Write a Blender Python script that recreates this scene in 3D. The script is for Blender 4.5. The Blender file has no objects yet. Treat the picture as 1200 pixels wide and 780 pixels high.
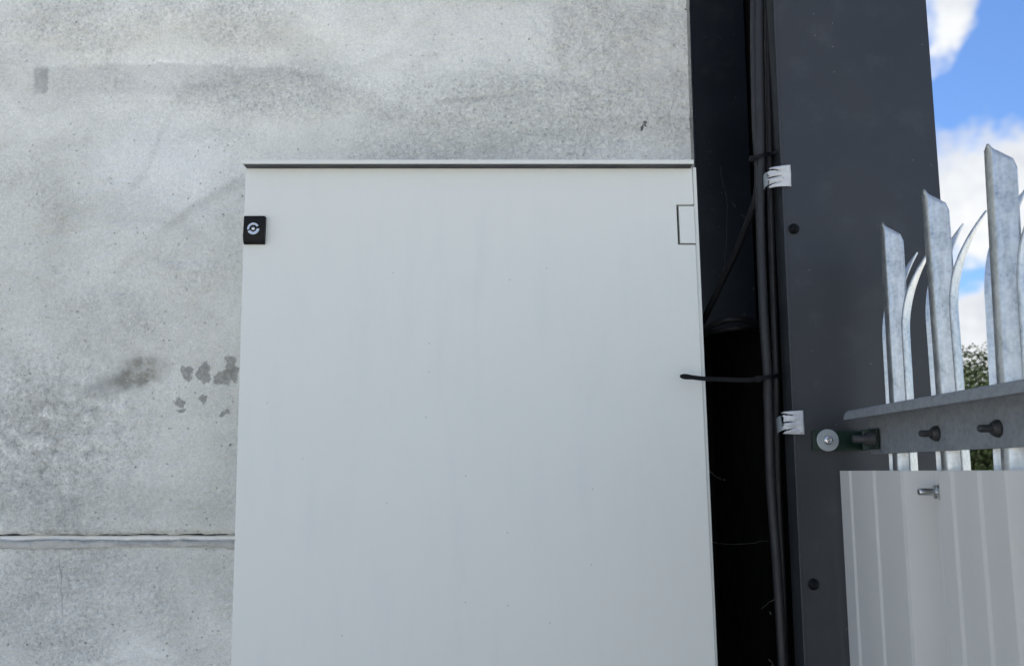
import bpy, bmesh, math, random
import numpy as np
from mathutils import Vector, Matrix

# ------------------------------------------------------------------ camera, sky, sun, exposure
scene = bpy.context.scene
col = scene.collection
R = math.radians
random.seed(7)
EYE = Vector((0.0, 0.0, 1.45))
PITCH = R(8.7)
F = 1060.0                      # focal length in photo pixels (photo 1200 x 780)
cam_data = bpy.data.cameras.new('camera')
cam = bpy.data.objects.new('camera', cam_data)
col.objects.link(cam)
cam.location = EYE
cam.rotation_euler = (R(90) + PITCH, 0, 0)
cam_data.sensor_width = 36.0
cam_data.lens = 36.0 * F / 1200.0
cam_data.clip_start = 0.02
cam_data.clip_end = 3000.0
cam_data.dof.use_dof = True
cam_data.dof.focus_distance = 1.45
cam_data.dof.aperture_fstop = 8.4
scene.cycles.use_adaptive_sampling = True
scene.cycles.adaptive_threshold = 0.02
scene.camera = cam

SUN_EL, SUN_AZ = R(50), R(-48)       # behind the building, to the left
sun_dir = Vector((math.sin(SUN_AZ) * math.cos(SUN_EL), math.cos(SUN_AZ) * math.cos(SUN_EL), math.sin(SUN_EL)))
sd = bpy.data.lights.new('sun', 'SUN')
sd.energy = 5.0
sd.angle = R(0.5)
sd.color = (1.0, 0.95, 0.88)
sun = bpy.data.objects.new('sun', sd)
col.objects.link(sun)
sun.rotation_euler = (-sun_dir).to_track_quat('-Z', 'Y').to_euler()

vs = scene.view_settings
vs.view_transform = 'Standard'
vs.look = 'None'
vs.exposure = 1.72
vs.gamma = 1.0
vs.use_curve_mapping = False


class NT:
    """small helper for building node trees"""
    def __init__(s, tree):
        s.t = tree
        s.n = tree.nodes
        s.l = tree.links

    def link(s, a, b):
        s.l.new(a, b)

    def setin(s, sock, v):
        if v is None:
            return
        if hasattr(v, 'is_linked') or hasattr(v, 'links'):
            s.l.new(v, sock)
        else:
            sock.default_value = v

    def m(s, op, a, b=None, c=None, clamp=False):
        n = s.n.new('ShaderNodeMath')
        n.operation = op
        n.use_clamp = clamp
        for i, v in enumerate((a, b, c)):
            s.setin(n.inputs[i], v)
        return n.outputs[0]

    def vm(s, op, a, b=None, scale=None):
        n = s.n.new('ShaderNodeVectorMath')
        n.operation = op
        s.setin(n.inputs[0], a)
        if b is not None:
            s.setin(n.inputs[1], b)
        if scale is not None:
            s.setin(n.inputs[3], scale)
        return n.outputs['Value'] if op in ('DOT_PRODUCT', 'LENGTH', 'DISTANCE') else n.outputs[0]

    def noise(s, vec, scale, detail=4.0, rough=0.55, dist=0.0, color=False):
        n = s.n.new('ShaderNodeTexNoise')
        s.setin(n.inputs['Vector'], vec)
        n.inputs['Scale'].default_value = scale
        n.inputs['Detail'].default_value = detail
        n.inputs['Roughness'].default_value = rough
        n.inputs['Distortion'].default_value = dist
        return n.outputs['Color'] if color else n.outputs['Fac']

    def curve(s, v, pts):
        n = s.n.new('ShaderNodeFloatCurve')
        s.setin(n.inputs['Value'], v)
        cv = n.mapping.curves[0]
        cv.points[0].location = pts[0]
        cv.points[1].location = pts[-1]
        for p in pts[1:-1]:
            cv.points.new(*p)
        n.mapping.update()
        return n.outputs[0]

    def voro(s, vec, scale, out='Distance', rnd=1.0, flat=False):
        n = s.n.new('ShaderNodeTexVoronoi')
        if flat:
            n.voronoi_dimensions = '2D'
        s.setin(n.inputs['Vector'], vec)
        n.inputs['Scale'].default_value = scale
        n.inputs['Randomness'].default_value = rnd
        return n.outputs[out]

    def step(s, v, lo, hi, a=0.0, b=1.0):
        n = s.n.new('ShaderNodeMapRange')
        n.interpolation_type = 'SMOOTHSTEP'
        s.setin(n.inputs[0], v)
        s.setin(n.inputs[1], lo)
        s.setin(n.inputs[2], hi)
        s.setin(n.inputs[3], a)
        s.setin(n.inputs[4], b)
        return n.outputs[0]

    def mix(s, f, a, b, mode='MIX'):
        n = s.n.new('ShaderNodeMix')
        n.data_type = 'RGBA'
        n.blend_type = mode
        s.setin(n.inputs[0], f)
        for sock, v in ((n.inputs[6], a), (n.inputs[7], b)):
            if isinstance(v, (tuple, list)):
                v = tuple(v) + ((1.0,) if len(v) == 3 else ())
            s.setin(sock, v)
        return n.outputs[2]

    def sep(s, v):
        n = s.n.new('ShaderNodeSeparateXYZ')
        s.setin(n.inputs[0], v)
        return n.outputs

    def comb(s, x, y, z):
        n = s.n.new('ShaderNodeCombineXYZ')
        for i, v in enumerate((x, y, z)):
            s.setin(n.inputs[i], v)
        return n.outputs[0]

    def sum(s, *a):
        r = a[0]
        for b in a[1:]:
            r = s.m('ADD', r, b)
        return r


# ------------------------------------------------------------------ world: blue sky with broken cloud
world = bpy.data.worlds.new('World')
scene.world = world
world.use_nodes = True
wt = world.node_tree
wt.nodes.clear()
W = NT(wt)
w_out = wt.nodes.new('ShaderNodeOutputWorld')
bg = wt.nodes.new('ShaderNodeBackground')
SKY_STRENGTH = 0.08
bg.inputs['Strength'].default_value = SKY_STRENGTH
sky = wt.nodes.new('ShaderNodeTexSky')
sky.sky_type = 'NISHITA'
sky.sun_disc = False
sky.sun_elevation = SUN_EL
sky.sun_rotation = SUN_AZ
sky.air_density = 1.0
sky.dust_density = 0.4
sky.ozone_density = 2.5
tc = wt.nodes.new('ShaderNodeTexCoord')
wd = tc.outputs['Generated']
wx, wy, wz = W.sep(wd)
wzc = W.m('ADD', W.m('MAXIMUM', wz, 0.0), 0.22)
wcoord = W.comb(W.m('DIVIDE', wx, wzc), W.m('DIVIDE', wy, wzc), W.m('MULTIPLY', wz, 3.0))
n1 = W.noise(wcoord, 1.15, 4.0, 0.58)
wn = W.noise(wd, 7.0, 4.0, 0.66, color=True)
warp = W.vm('SCALE', W.vm('SUBTRACT', wn, (0.5, 0.5, 0.5)), scale=0.16)
wd2 = W.vm('ADD', wd, warp)


scene.cycles.max_bounces = 6
scene.cycles.diffuse_bounces = 3
scene.cycles.glossy_bounces = 3


def pix_dir(px, py):
    u, v = (px - 600) / F, (390 - py) / F
    d = Vector((u, math.cos(PITCH) - v * math.sin(PITCH), math.sin(PITCH) + v * math.cos(PITCH)))
    return d.normalized()


def cloud_blob(px, py, rad, amp, sq=1.0):
    d = pix_dir(px, py)
    df = W.vm('SUBTRACT', wd2, tuple(d))
    df = W.vm('MULTIPLY', df, (1.0, 1.0, sq))
    return W.m('MULTIPLY', W.step(W.vm('LENGTH', df), 0.0, rad, 1.0, 0.0), amp)


dens = W.sum(n1, W.m('MULTIPLY', W.m('SUBTRACT', W.sep(wn)[0], 0.5), 0.7),
             cloud_blob(1124, 20, 0.062, 0.52), cloud_blob(1215, 25, 0.10, -0.60), cloud_blob(1235, 215, 0.15, 0.36, 1.3),
             cloud_blob(1125, 235, 0.10, 0.26), cloud_blob(1160, 395, 0.09, 0.5, 1.4),
             cloud_blob(1170, 92, 0.11, -0.55, 1.4), cloud_blob(1140, 322, 0.075, -0.55, 1.8))
cmask = W.step(dens, 0.30, 0.86)
cshade = W.step(W.sep(wn)[2], 0.30, 0.68)
ccol = W.mix(cshade, (2.65, 2.78, 3.02), (3.9, 3.95, 3.98))
sky_tint = W.mix(1.0, sky.outputs[0], (0.47, 0.59, 0.76), 'MULTIPLY')
wcol = W.mix(cmask, sky_tint, ccol)
wt.links.new(wcol, bg.inputs['Color'])
wt.links.new(bg.outputs[0], w_out.inputs['Surface'])


# ------------------------------------------------------------------ helpers
def P(px, py, Y):
    """the point at distance Y in front of the camera that the photo shows at (px, py)"""
    u, v = (px - 600) / F, (390 - py) / F
    d = Vector((u, math.cos(PITCH) - v * math.sin(PITCH), math.sin(PITCH) + v * math.cos(PITCH)))
    return EYE + d * (Y / d.y)


def tag(o, label=None, cat=None, group=None, kind=None):
    if label:
        o['label'] = label
    if cat:
        o['category'] = cat
    if group:
        o['group'] = group
    if kind:
        o['kind'] = kind
    return o


def empty(name, loc=(0, 0, 0)):
    o = bpy.data.objects.new(name, None)
    o.empty_display_size = 0.05
    o.location = loc
    col.objects.link(o)
    return o


def add(name, me, mat, parent=None, smooth=False, bevel=0.0, seg=2, solid=0.0, auto=None):
    if isinstance(me, bmesh.types.BMesh):
        m = bpy.data.meshes.new(name)
        bmesh.ops.recalc_face_normals(me, faces=me.faces)
        me.to_mesh(m)
        me.free()
        me = m
    o = bpy.data.objects.new(name, me)
    col.objects.link(o)
    if mat:
        me.materials.append(mat)
    if parent:
        o.parent = parent
        o.matrix_parent_inverse = Matrix.Translation(-parent.location)
    if smooth:
        for p in me.polygons:
            p.use_smooth = True
    if solid:
        s = o.modifiers.new('thick', 'SOLIDIFY')
        s.thickness = solid
        s.offset = 0
    if bevel:
        b = o.modifiers.new('bevel', 'BEVEL')
        b.width = bevel
        b.segments = seg
        b.limit_method = 'ANGLE'
        b.angle_limit = R(35)
        b.harden_normals = True
        for p in me.polygons:
            p.use_smooth = True
    return o


def box(bm, x0, x1, y0, y1, z0, z1, fn=None):
    vs_ = []
    for x in (x0, x1):
        for y in (y0, y1):
            for z in (z0, z1):
                p = Vector((x, y, z))
                vs_.append(bm.verts.new(fn(p) if fn else p))
    for f in ((0, 1, 3, 2), (4, 6, 7, 5), (0, 4, 5, 1), (2, 3, 7, 6), (0, 2, 6, 4), (1, 5, 7, 3)):
        bm.faces.new([vs_[i] for i in f])


def prism(bm, pts, y0, y1, fn=None):
    """outline in (x, z), extruded from y0 to y1"""
    a = [bm.verts.new((fn or Vector)((x, y0, z)) if not fn else fn(Vector((x, y0, z)))) for x, z in pts]
    b = [bm.verts.new(fn(Vector((x, y1, z))) if fn else Vector((x, y1, z))) for x, z in pts]
    bm.faces.new(a)
    bm.faces.new(b[::-1])
    n = len(pts)
    for i in range(n):
        bm.faces.new((a[i], b[i], b[(i + 1) % n], a[(i + 1) % n]))


def lathe(bm, prof, M, n=24):
    """profile [(r, h)] revolved about local z, placed by matrix M"""
    rings = []
    for r, h in prof:
        if r < 1e-6:
            rings.append([bm.verts.new(M @ Vector((0, 0, h)))])
        else:
            rings.append([bm.verts.new(M @ Vector((r * math.cos(2 * math.pi * k / n), r * math.sin(2 * math.pi * k / n), h))) for k in range(n)])
    for a, b in zip(rings, rings[1:]):
        for k in range(n):
            k2 = (k + 1) % n
            if len(a) == 1 and len(b) == 1:
                continue
            if len(a) == 1:
                bm.faces.new((a[0], b[k], b[k2]))
            elif len(b) == 1:
                bm.faces.new((a[k], a[k2], b[0]))
            else:
                bm.faces.new((a[k], a[k2], b[k2], b[k]))
    for rr in (rings[0], rings[-1]):
        if len(rr) > 2:
            bm.faces.new(rr)


def axis_matrix(loc, direction):
    return Matrix.Translation(loc) @ Vector(direction).to_track_quat('Z', 'Y').to_matrix().to_4x4()


def smooth_path(pts, sub=8):
    """Catmull-Rom through (Vector) points"""
    out = []
    n = len(pts)
    for i in range(n - 1):
        p0, p1, p2, p3 = pts[max(i - 1, 0)], pts[i], pts[i + 1], pts[min(i + 2, n - 1)]
        for k in range(sub):
            t = k / sub
            out.append(0.5 * ((2 * p1) + (p2 - p0) * t + (2 * p0 - 5 * p1 + 4 * p2 - p3) * t * t + (3 * p1 - p0 - 3 * p2 + p3) * t ** 3))
    out.append(pts[-1])
    return out


def tube(bm, path, rad, n=12, sx=1.0):
    rings = []
    nrm = None
    for i, p in enumerate(path):
        d = (path[min(i + 1, len(path) - 1)] - path[max(i - 1, 0)]).normalized()
        if nrm is None:
            nrm = d.orthogonal().normalized()
        nrm = (nrm - d * nrm.dot(d)).normalized()
        bn = d.cross(nrm)
        r = rad(i / (len(path) - 1)) if callable(rad) else rad
        rings.append([bm.verts.new(p + (nrm * math.cos(2 * math.pi * k / n) * sx + bn * math.sin(2 * math.pi * k / n)) * r) for k in range(n)])
    for a, b in zip(rings, rings[1:]):
        for k in range(n):
            bm.faces.new((a[k], a[(k + 1) % n], b[(k + 1) % n], b[k]))
    bm.faces.new(rings[0])
    bm.faces.new(rings[-1])


def strap(bm, path, w, t, up):
    """flat band of width w (along up) and thickness t following a path"""
    rings = []
    for i, p in enumerate(path):
        d = (path[min(i + 1, len(path) - 1)] - path[max(i - 1, 0)]).normalized()
        u = (up - d * up.dot(d)).normalized()
        n = d.cross(u)
        ww = w(i / (len(path) - 1)) if callable(w) else w
        rings.append([bm.verts.new(p + u * a * ww / 2 + n * b * t / 2) for a, b in ((-1, -1), (1, -1), (1, 1), (-1, 1))])
    for a, b in zip(rings, rings[1:]):
        for k in range(4):
            bm.faces.new((a[k], a[(k + 1) % 4], b[(k + 1) % 4], b[k]))
    bm.faces.new(rings[0])
    bm.faces.new(rings[-1])


# ------------------------------------------------------------------ materials
def new_mat(name):
    m = bpy.data.materials.new(name)
    m.use_nodes = True
    t = m.node_tree
    b = t.nodes['Principled BSDF']
    g = NT(t)
    c = t.nodes.new('ShaderNodeTexCoord')
    return m, g, b, c.outputs['Object']


def bump(g, b, h, strength=0.5, dist=0.002):
    n = g.n.new('ShaderNodeBump')
    n.inputs['Strength'].default_value = strength
    n.inputs['Distance'].default_value = dist
    g.link(h, n.inputs['Height'])
    g.link(n.outputs[0], b.inputs['Normal'])


def plain(name, color, rough, metal=0.0, var=0.12, scale=40.0, bump_s=0.15, bump_d=0.0006, spec=0.5):
    m, g, b, oc = new_mat(name)
    nz = g.noise(oc, scale, 5.0, 0.6)
    lo = tuple(c * (1 - var) for c in color)
    hi = tuple(min(1, c * (1 + var)) for c in color)
    g.link(g.mix(nz, lo, hi), b.inputs['Base Color'])
    b.inputs['Metallic'].default_value = metal
    b.inputs['Specular IOR Level'].default_value = spec
    g.link(g.step(g.noise(oc, scale * 0.4, 4.0), 0.3, 0.7, rough * 0.85, min(1, rough * 1.15)), b.inputs['Roughness'])
    if bump_s:
        bump(g, b, g.noise(oc, scale * 6, 3.0), bump_s, bump_d)
    return m


WALL_Y = 1.62


def concrete_material():
    m, g, b, oc = new_mat('precast_concrete')
    X, Yc, Z = g.sep(oc)
    v = oc
    v2 = g.comb(X, Z, 0.0)
    wv = g.vm('SCALE', g.vm('SUBTRACT', g.noise(v, 14.0, 3.0, 0.65, color=True), (0.5, 0.5, 0.5)), scale=0.045)
    wf = g.vm('SCALE', g.vm('SUBTRACT', g.noise(v, 80.0, 3.0, 0.65, color=True), (0.5, 0.5, 0.5)), scale=0.022)
    wv2 = g.vm('SCALE', g.vm('SUBTRACT', g.noise(v, 2.3, 2.0, 0.5, color=True), (0.5, 0.5, 0.5)), scale=0.30)
    vb = g.vm('ADD', v, wv2)
    xw, _, zw = g.sep(g.vm('ADD', g.vm('ADD', v, wv), wf))
    xs_, _, zs_ = g.sep(g.vm('ADD', v, g.vm('SCALE', g.vm('ADD', wv, wf), scale=0.45)))

    def at(px, py):
        q = P(px, py, WALL_Y)
        return q.x, q.z

    def ell(px, py, rx, ry, ang=0.0, lo=0.55, hi=1.0, src=None):
        """soft spot centred where the photo shows it; rx, ry in metres"""
        cx, cz = at(px, py)
        sx, sz = src or (xw, zw)
        dx, dz = g.m('SUBTRACT', sx, cx), g.m('SUBTRACT', sz, cz)
        c, s = math.cos(ang), math.sin(ang)
        a = g.m('DIVIDE', g.m('ADD', g.m('MULTIPLY', dx, c), g.m('MULTIPLY', dz, s)), rx)
        e = g.m('DIVIDE', g.m('SUBTRACT', g.m('MULTIPLY', dz, c), g.m('MULTIPLY', dx, s)), ry)
        r = g.m('SQRT', g.m('ADD', g.m('MULTIPLY', a, a), g.m('MULTIPLY', e, e)))
        return g.step(r, lo, hi, 1.0, 0.0)

    patch = g.step(g.noise(v, 7.0, 4.0, 0.65), 0.34, 0.62, 0.25, 1.15)

    def below(pts, edge, fade, rev=False):
        """band hanging under (or standing over) a drawn line: sharp at the line, fading away from it"""
        q = [at(*p) for p in pts]
        xa, xb = q[0][0], q[-1][0]
        za, zb = min(p[1] for p in q) - 0.01, max(p[1] for p in q) + 0.01
        t = g.m('DIVIDE', g.m('SUBTRACT', xs_, xa), xb - xa)
        zz = g.m('ADD', g.m('MULTIPLY', g.curve(t, [((p[0] - xa) / (xb - xa), (p[1] - za) / (zb - za)) for p in q]), zb - za), za)
        d = g.m('SUBTRACT', zs_, zz) if rev else g.m('SUBTRACT', zz, zs_)
        k = g.m('MULTIPLY', g.step(d, -edge, edge), g.step(d, edge, fade, 1.0, 0.0))
        ends = g.m('MULTIPLY', g.step(t, -0.05, 0.10), g.step(t, 0.88, 1.05, 1.0, 0.0))
        return g.m('MULTIPLY', g.m('MULTIPLY', k, ends), patch)

    raw = (X, Z)
    big = g.noise(vb, 2.1, 3.0, 0.55)
    mid = g.noise(vb, 9.0, 4.0, 0.6, 0.3)
    fine = g.noise(v, 45.0, 4.0, 0.62)
    gritty = g.noise(v, 150.0, 4.0, 0.7, 0.25)
    grain = g.noise(v, 480.0, 2.0, 0.6)
    crinkle = g.noise(g.vm('MULTIPLY', v, (0.7, 1.0, 1.25)), 75.0, 3.0, 0.6, 0.35)
    ra = g.step(g.noise(v, 3.2, 3.0, 0.55), 0.46, 0.66)
    ra = g.m('MAXIMUM', ra, ell(45, 520, 0.22, 0.22, 0, 0.3, 1.1, raw))
    ra = g.m('MAXIMUM', ra, ell(620, 130, 0.36, 0.10, 0.0, 0.4, 1.2, raw))
    ra = g.m('MAXIMUM', ra, ell(320, 110, 0.22, 0.06, 0.0, 0.4, 1.2, raw))
    smooth_a = ell(190, 200, 0.17, 0.13, 0.0, 0.4, 1.2, raw)
    ra = g.m('MULTIPLY', ra, g.m('SUBTRACT', 1.0, g.m('MULTIPLY', smooth_a, 0.7)))
    crust = ell(50, 520, 0.20, 0.17, 0.3, 0.3, 1.15)

    base = g.mix(g.step(big, 0.34, 0.66), (0.560, 0.575, 0.560), (0.670, 0.685, 0.675))
    base = g.mix(g.m('MULTIPLY', smooth_a, 0.50), base, (0.685, 0.710, 0.735))
    base = g.mix(g.m('MULTIPLY', ell(230, 45, 0.40, 0.06, 0, 0.2, 1.2), 0.55), base, (0.645, 0.650, 0.600))
    base = g.mix(g.m('MULTIPLY', ell(560, 45, 0.34, 0.09, 0, 0.2, 1.2), 0.45), base, (0.70, 0.715, 0.71))
    sweep = g.noise(g.vm('MULTIPLY', vb, (1.0, 1.0, 2.4)), 2.6, 3.0, 0.45, 1.3)
    base = g.mix(g.m('MULTIPLY', g.step(sweep, 0.52, 0.60), 0.22), base, (0.44, 0.445, 0.425))
    dk = (0.365, 0.37, 0.355)
    base = g.mix(g.m('MULTIPLY', below([(-60, 84), (60, 78), (150, 75), (250, 76), (340, 82), (420, 104), (500, 137), (560, 163), (640, 190)], 0.004, 0.085), 0.34), base, dk)
    base = g.mix(g.m('MULTIPLY', below([(60, 255), (150, 235), (215, 120), (300, 92), (400, 95)], 0.010, 0.05, True), 0.22), base, dk)
    base = g.mix(g.m('MULTIPLY', below([(120, 340), (160, 290), (210, 250), (260, 218), (300, 200), (380, 190)], 0.006, 0.036), 0.36), base, dk)
    base = g.mix(g.m('MULTIPLY', below([(430, 140), (480, 141), (530, 150), (580, 168), (640, 190)], 0.005, 0.03, True), 0.25), base, dk)
    base = g.mix(g.m('MULTIPLY', below([(500, 119), (560, 114), (610, 110), (650, 95), (685, 66), (720, 30), (740, 0)], 0.002, 0.010), 0.42), base, dk)
    base = g.mix(g.m('MULTIPLY', below([(560, 112), (600, 116), (640, 130), (700, 137), (760, 136), (830, 140)], 0.003, 0.022), 0.34), base, dk)
    base = g.mix(g.m('MULTIPLY', below([(500, 178), (560, 168), (640, 150), (720, 145), (830, 150)], 0.008, 0.03), 0.30), base, dk)
    bands = [(62, 265, 0.042, 0.20, 0.0, 0.20), (215, 690, 0.12, 0.10, 0.3, 0.20), (45, 490, 0.15, 0.07, 0.2, 0.24), (70, 585, 0.22, 0.05, 0, 0.24),
             (770, 70, 0.10, 0.14, 0, 0.20), (260, 345, 0.10, 0.07, 0.4, 0.18), (30, 765, 0.12, 0.05, 0, 0.12), (250, 600, 0.10, 0.04, 0, 0.2)]
    for px, py, rx, ry, an, f in bands:
        base = g.mix(g.m('MULTIPLY', ell(px, py, rx, ry, an, 0.25, 1.15), f), base, dk)
    base = g.mix(g.m('MULTIPLY', below([(-60, 80), (60, 74), (150, 71), (250, 72), (340, 78), (420, 98)], 0.0015, 0.007), g.m('MULTIPLY', g.step(fine, 0.45, 0.62), 0.55)), base, (0.80, 0.81, 0.81))
    base = g.mix(g.m('MULTIPLY', crust, g.m('MULTIPLY', g.step(fine, 0.53, 0.66), 0.60)), base, (0.76, 0.775, 0.765))
    base = g.mix(g.m('MULTIPLY', crust, g.m('MULTIPLY', g.step(fine, 0.45, 0.34), 0.55)), base, (0.33, 0.335, 0.325))
    # continuous tone variation of the surface itself
    k = g.sum(1.12, g.m('MULTIPLY', g.m('SUBTRACT', gritty, 0.5), g.m('ADD', g.m('MULTIPLY', ra, 0.95), 0.50)), g.m('MULTIPLY', g.m('SUBTRACT', grain, 0.5), 0.75),
              g.m('MULTIPLY', g.m('SUBTRACT', mid, 0.5), 0.28), g.m('MULTIPLY', g.m('SUBTRACT', fine, 0.5), g.m('ADD', g.m('MULTIPLY', ra, 0.45), 0.20)))
    base = g.mix(1.0, base, g.comb(g.m('MULTIPLY', k, 1.025), k, g.m('MULTIPLY', k, 0.925)), 'MULTIPLY')
    # dark flecks where it is rough, down two drip lines and sparsely elsewhere
    drip = g.m('MAXIMUM', ell(38, 270, 0.008, 0.22, 0.0, 0.2, 1.2), ell(82, 270, 0.007, 0.22, -0.02, 0.2, 1.2))
    fl = g.m('MULTIPLY', g.step(gritty, 0.42, 0.30), g.m('MAXIMUM', g.m('MULTIPLY', ra, 0.55), drip))
    base = g.mix(g.m('MULTIPLY', fl, 0.55), base, (0.30, 0.305, 0.295))
    # blow holes
    vd, vc = g.voro(v2, 30.0, flat=True), g.sep(g.voro(v2, 30.0, 'Color', flat=True))[0]
    hole = g.m('MULTIPLY', g.step(g.m('SUBTRACT', vd, g.m('MULTIPLY', g.sep(g.voro(v2, 30.0, 'Color', flat=True))[1], 0.05)), 0.0, 0.03, 1.0, 0.0), g.step(vc, 0.94, 0.97))
    vd2, vc2 = g.voro(v2, 95.0, flat=True), g.sep(g.voro(v2, 95.0, 'Color', flat=True))[1]
    hole = g.m('MAXIMUM', hole, g.m('MULTIPLY', g.m('MULTIPLY', g.step(vd2, 0.08, 0.19, 1.0, 0.0), g.step(vc2, 0.95, 0.97)), 0.6))
    cav = g.m('MAXIMUM', ell(757, 147, 0.0075, 0.005, 0.2, 0.5, 1.0), ell(754.5, 150, 0.003, 0.006, 0, 0.5, 1.0))
    base = g.mix(g.m('MULTIPLY', hole, 0.60), base, (0.17, 0.175, 0.17))
    base = g.mix(g.m('MULTIPLY', cav, 0.85), base, (0.06, 0.062, 0.06))
    # damp and bare patches
    tone = g.step(gritty, 0.30, 0.62, 0.62, 1.0)
    tone2 = g.step(g.m('ADD', g.m('MULTIPLY', fine, 0.6), g.m('MULTIPLY', gritty, 0.4)), 0.38, 0.58, 0.35, 1.0)
    stain = g.m('MULTIPLY', ell(162, 438, 0.062, 0.040, 0.35, 0.30, 1.05), tone2)
    base = g.mix(g.m('MULTIPLY', ell(133, 450, 0.090, 0.026, 0.25, 0.15, 1.1), g.m('MULTIPLY', tone2, 0.75)), base, (0.335, 0.335, 0.305))
    base = g.mix(g.m('MULTIPLY', stain, 0.85), base, (0.225, 0.215, 0.172))
    for px, py, rx, ry in ((218, 437, 0.0145, 0.0165), (239, 436, 0.0125, 0.019), (262, 440, 0.020, 0.016), (270, 428, 0.014, 0.022), (275, 438, 0.012, 0.016),
                           (209, 469, 0.010, 0.009), (213, 477, 0.007, 0.005), (239, 466, 0.009, 0.008), (265, 484, 0.010, 0.006)):
        base = g.mix(g.m('MULTIPLY', ell(px, py, rx, ry, 0.2, 0.74, 1.0), g.m('MULTIPLY', tone, 0.90)), base, (0.25, 0.248, 0.222))
    # square of bare cement, hair crack below the joint
    qx, qz = at(48, 93)
    ax = g.step(g.m('ABSOLUTE', g.m('SUBTRACT', xs_, qx)), 0.010, 0.015, 1.0, 0.0)
    az = g.step(g.m('ABSOLUTE', g.m('SUBTRACT', zw, qz)), 0.020, 0.036, 1.0, 0.0)
    base = g.mix(g.m('MULTIPLY', g.m('MULTIPLY', ax, az), g.m('MULTIPLY', tone2, 0.75)), base, (0.29, 0.295, 0.275))
    crack = ell(72, 690, 0.0016, 0.085, 0.135, 0.3, 1.0, (xs_, zs_))
    base = g.mix(g.m('MULTIPLY', crack, 0.50), base, (0.24, 0.245, 0.24))
    g.link(base, b.inputs['Base Color'])
    b.inputs['Roughness'].default_value = 0.9
    b.inputs['Specular IOR Level'].default_value = 0.2
    h = g.sum(g.m('MULTIPLY', mid, 1.4), g.m('MULTIPLY', crinkle, g.m('ADD', g.m('MULTIPLY', ra, 0.7), 0.45)), g.m('MULTIPLY', fine, g.m('ADD', g.m('MULTIPLY', ra, 0.9), 0.35)),
              g.m('MULTIPLY', gritty, g.m('ADD', g.m('MULTIPLY', ra, 0.75), 0.30)), g.m('MULTIPLY', grain, 0.12), g.m('MULTIPLY', hole, -0.5))
    bump(g, b, h, 1.0, 0.0058)
    return m


def galvanised(name, lo, hi, rough=0.48, metal=0.8, zs=0.22):
    m, g, b, oc = new_mat(name)
    X, Y, Z = g.sep(oc)
    st = g.comb(g.m('MULTIPLY', X, 1.0), g.m('MULTIPLY', Y, 1.0), g.m('MULTIPLY', Z, zs))
    streak = g.noise(st, 110.0, 4.0, 0.62, 0.4)
    blot = g.noise(oc, 70.0, 5.0, 0.68, 0.6)
    spang = g.step(g.noise(oc, 190.0, 2.0, 0.5), 0.4, 0.65)
    c = g.mix(g.step(g.m('ADD', g.m('MULTIPLY', streak, 0.5), g.m('MULTIPLY', blot, 0.5)), 0.30, 0.64), lo, hi)
    c = g.mix(g.m('MULTIPLY', spang, 0.22), c, tuple(min(1, x * 1.35) for x in hi))
    pit = g.step(g.noise(oc, 160.0, 3.0, 0.5), 0.33, 0.25)
    c = g.mix(g.m('MULTIPLY', pit, 0.10), c, tuple(x * 0.6 for x in lo))
    g.link(c, b.inputs['Base Color'])
    b.inputs['Metallic'].default_value = metal
    g.link(g.step(blot, 0.3, 0.7, rough - 0.05, rough + 0.12), b.inputs['Roughness'])
    bump(g, b, g.sum(blot, g.m('MULTIPLY', g.noise(oc, 220.0, 3.0), 0.35)), 0.18, 0.0012)
    return m


def dark_cladding(name, color, rough):
    m, g, b, oc = new_mat(name)
    nz = g.noise(oc, 6.0, 6.0, 0.6)
    fine = g.noise(oc, 900.0, 2.0, 0.5)
    dust = g.step(g.noise(oc, 22.0, 6.0, 0.65), 0.5, 0.8)
    c = g.mix(nz, tuple(x * 0.92 for x in color), tuple(x * 1.08 for x in color))
    c = g.mix(g.m('MULTIPLY', dust, 0.10), c, (0.16, 0.165, 0.165))
    xx, _, zz = g.sep(oc)
    o2 = g.comb(xx, zz, 0.0)
    sp = g.voro(o2, 34.0, flat=True)
    spc = g.sep(g.voro(o2, 34.0, 'Color', flat=True))[0]
    fleck = g.m('MULTIPLY', g.step(sp, 0.015, 0.04, 1.0, 0.0), g.step(spc, 0.91, 0.92))
    c = g.mix(g.m('MULTIPLY', fleck, 0.6), c, (0.28, 0.28, 0.27))
    g.link(c, b.inputs['Base Color'])
    g.link(g.step(nz, 0.3, 0.7, rough - 0.05, rough + 0.08), b.inputs['Roughness'])
    bump(g, b, fine, 0.12, 0.0004)
    return m


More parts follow.
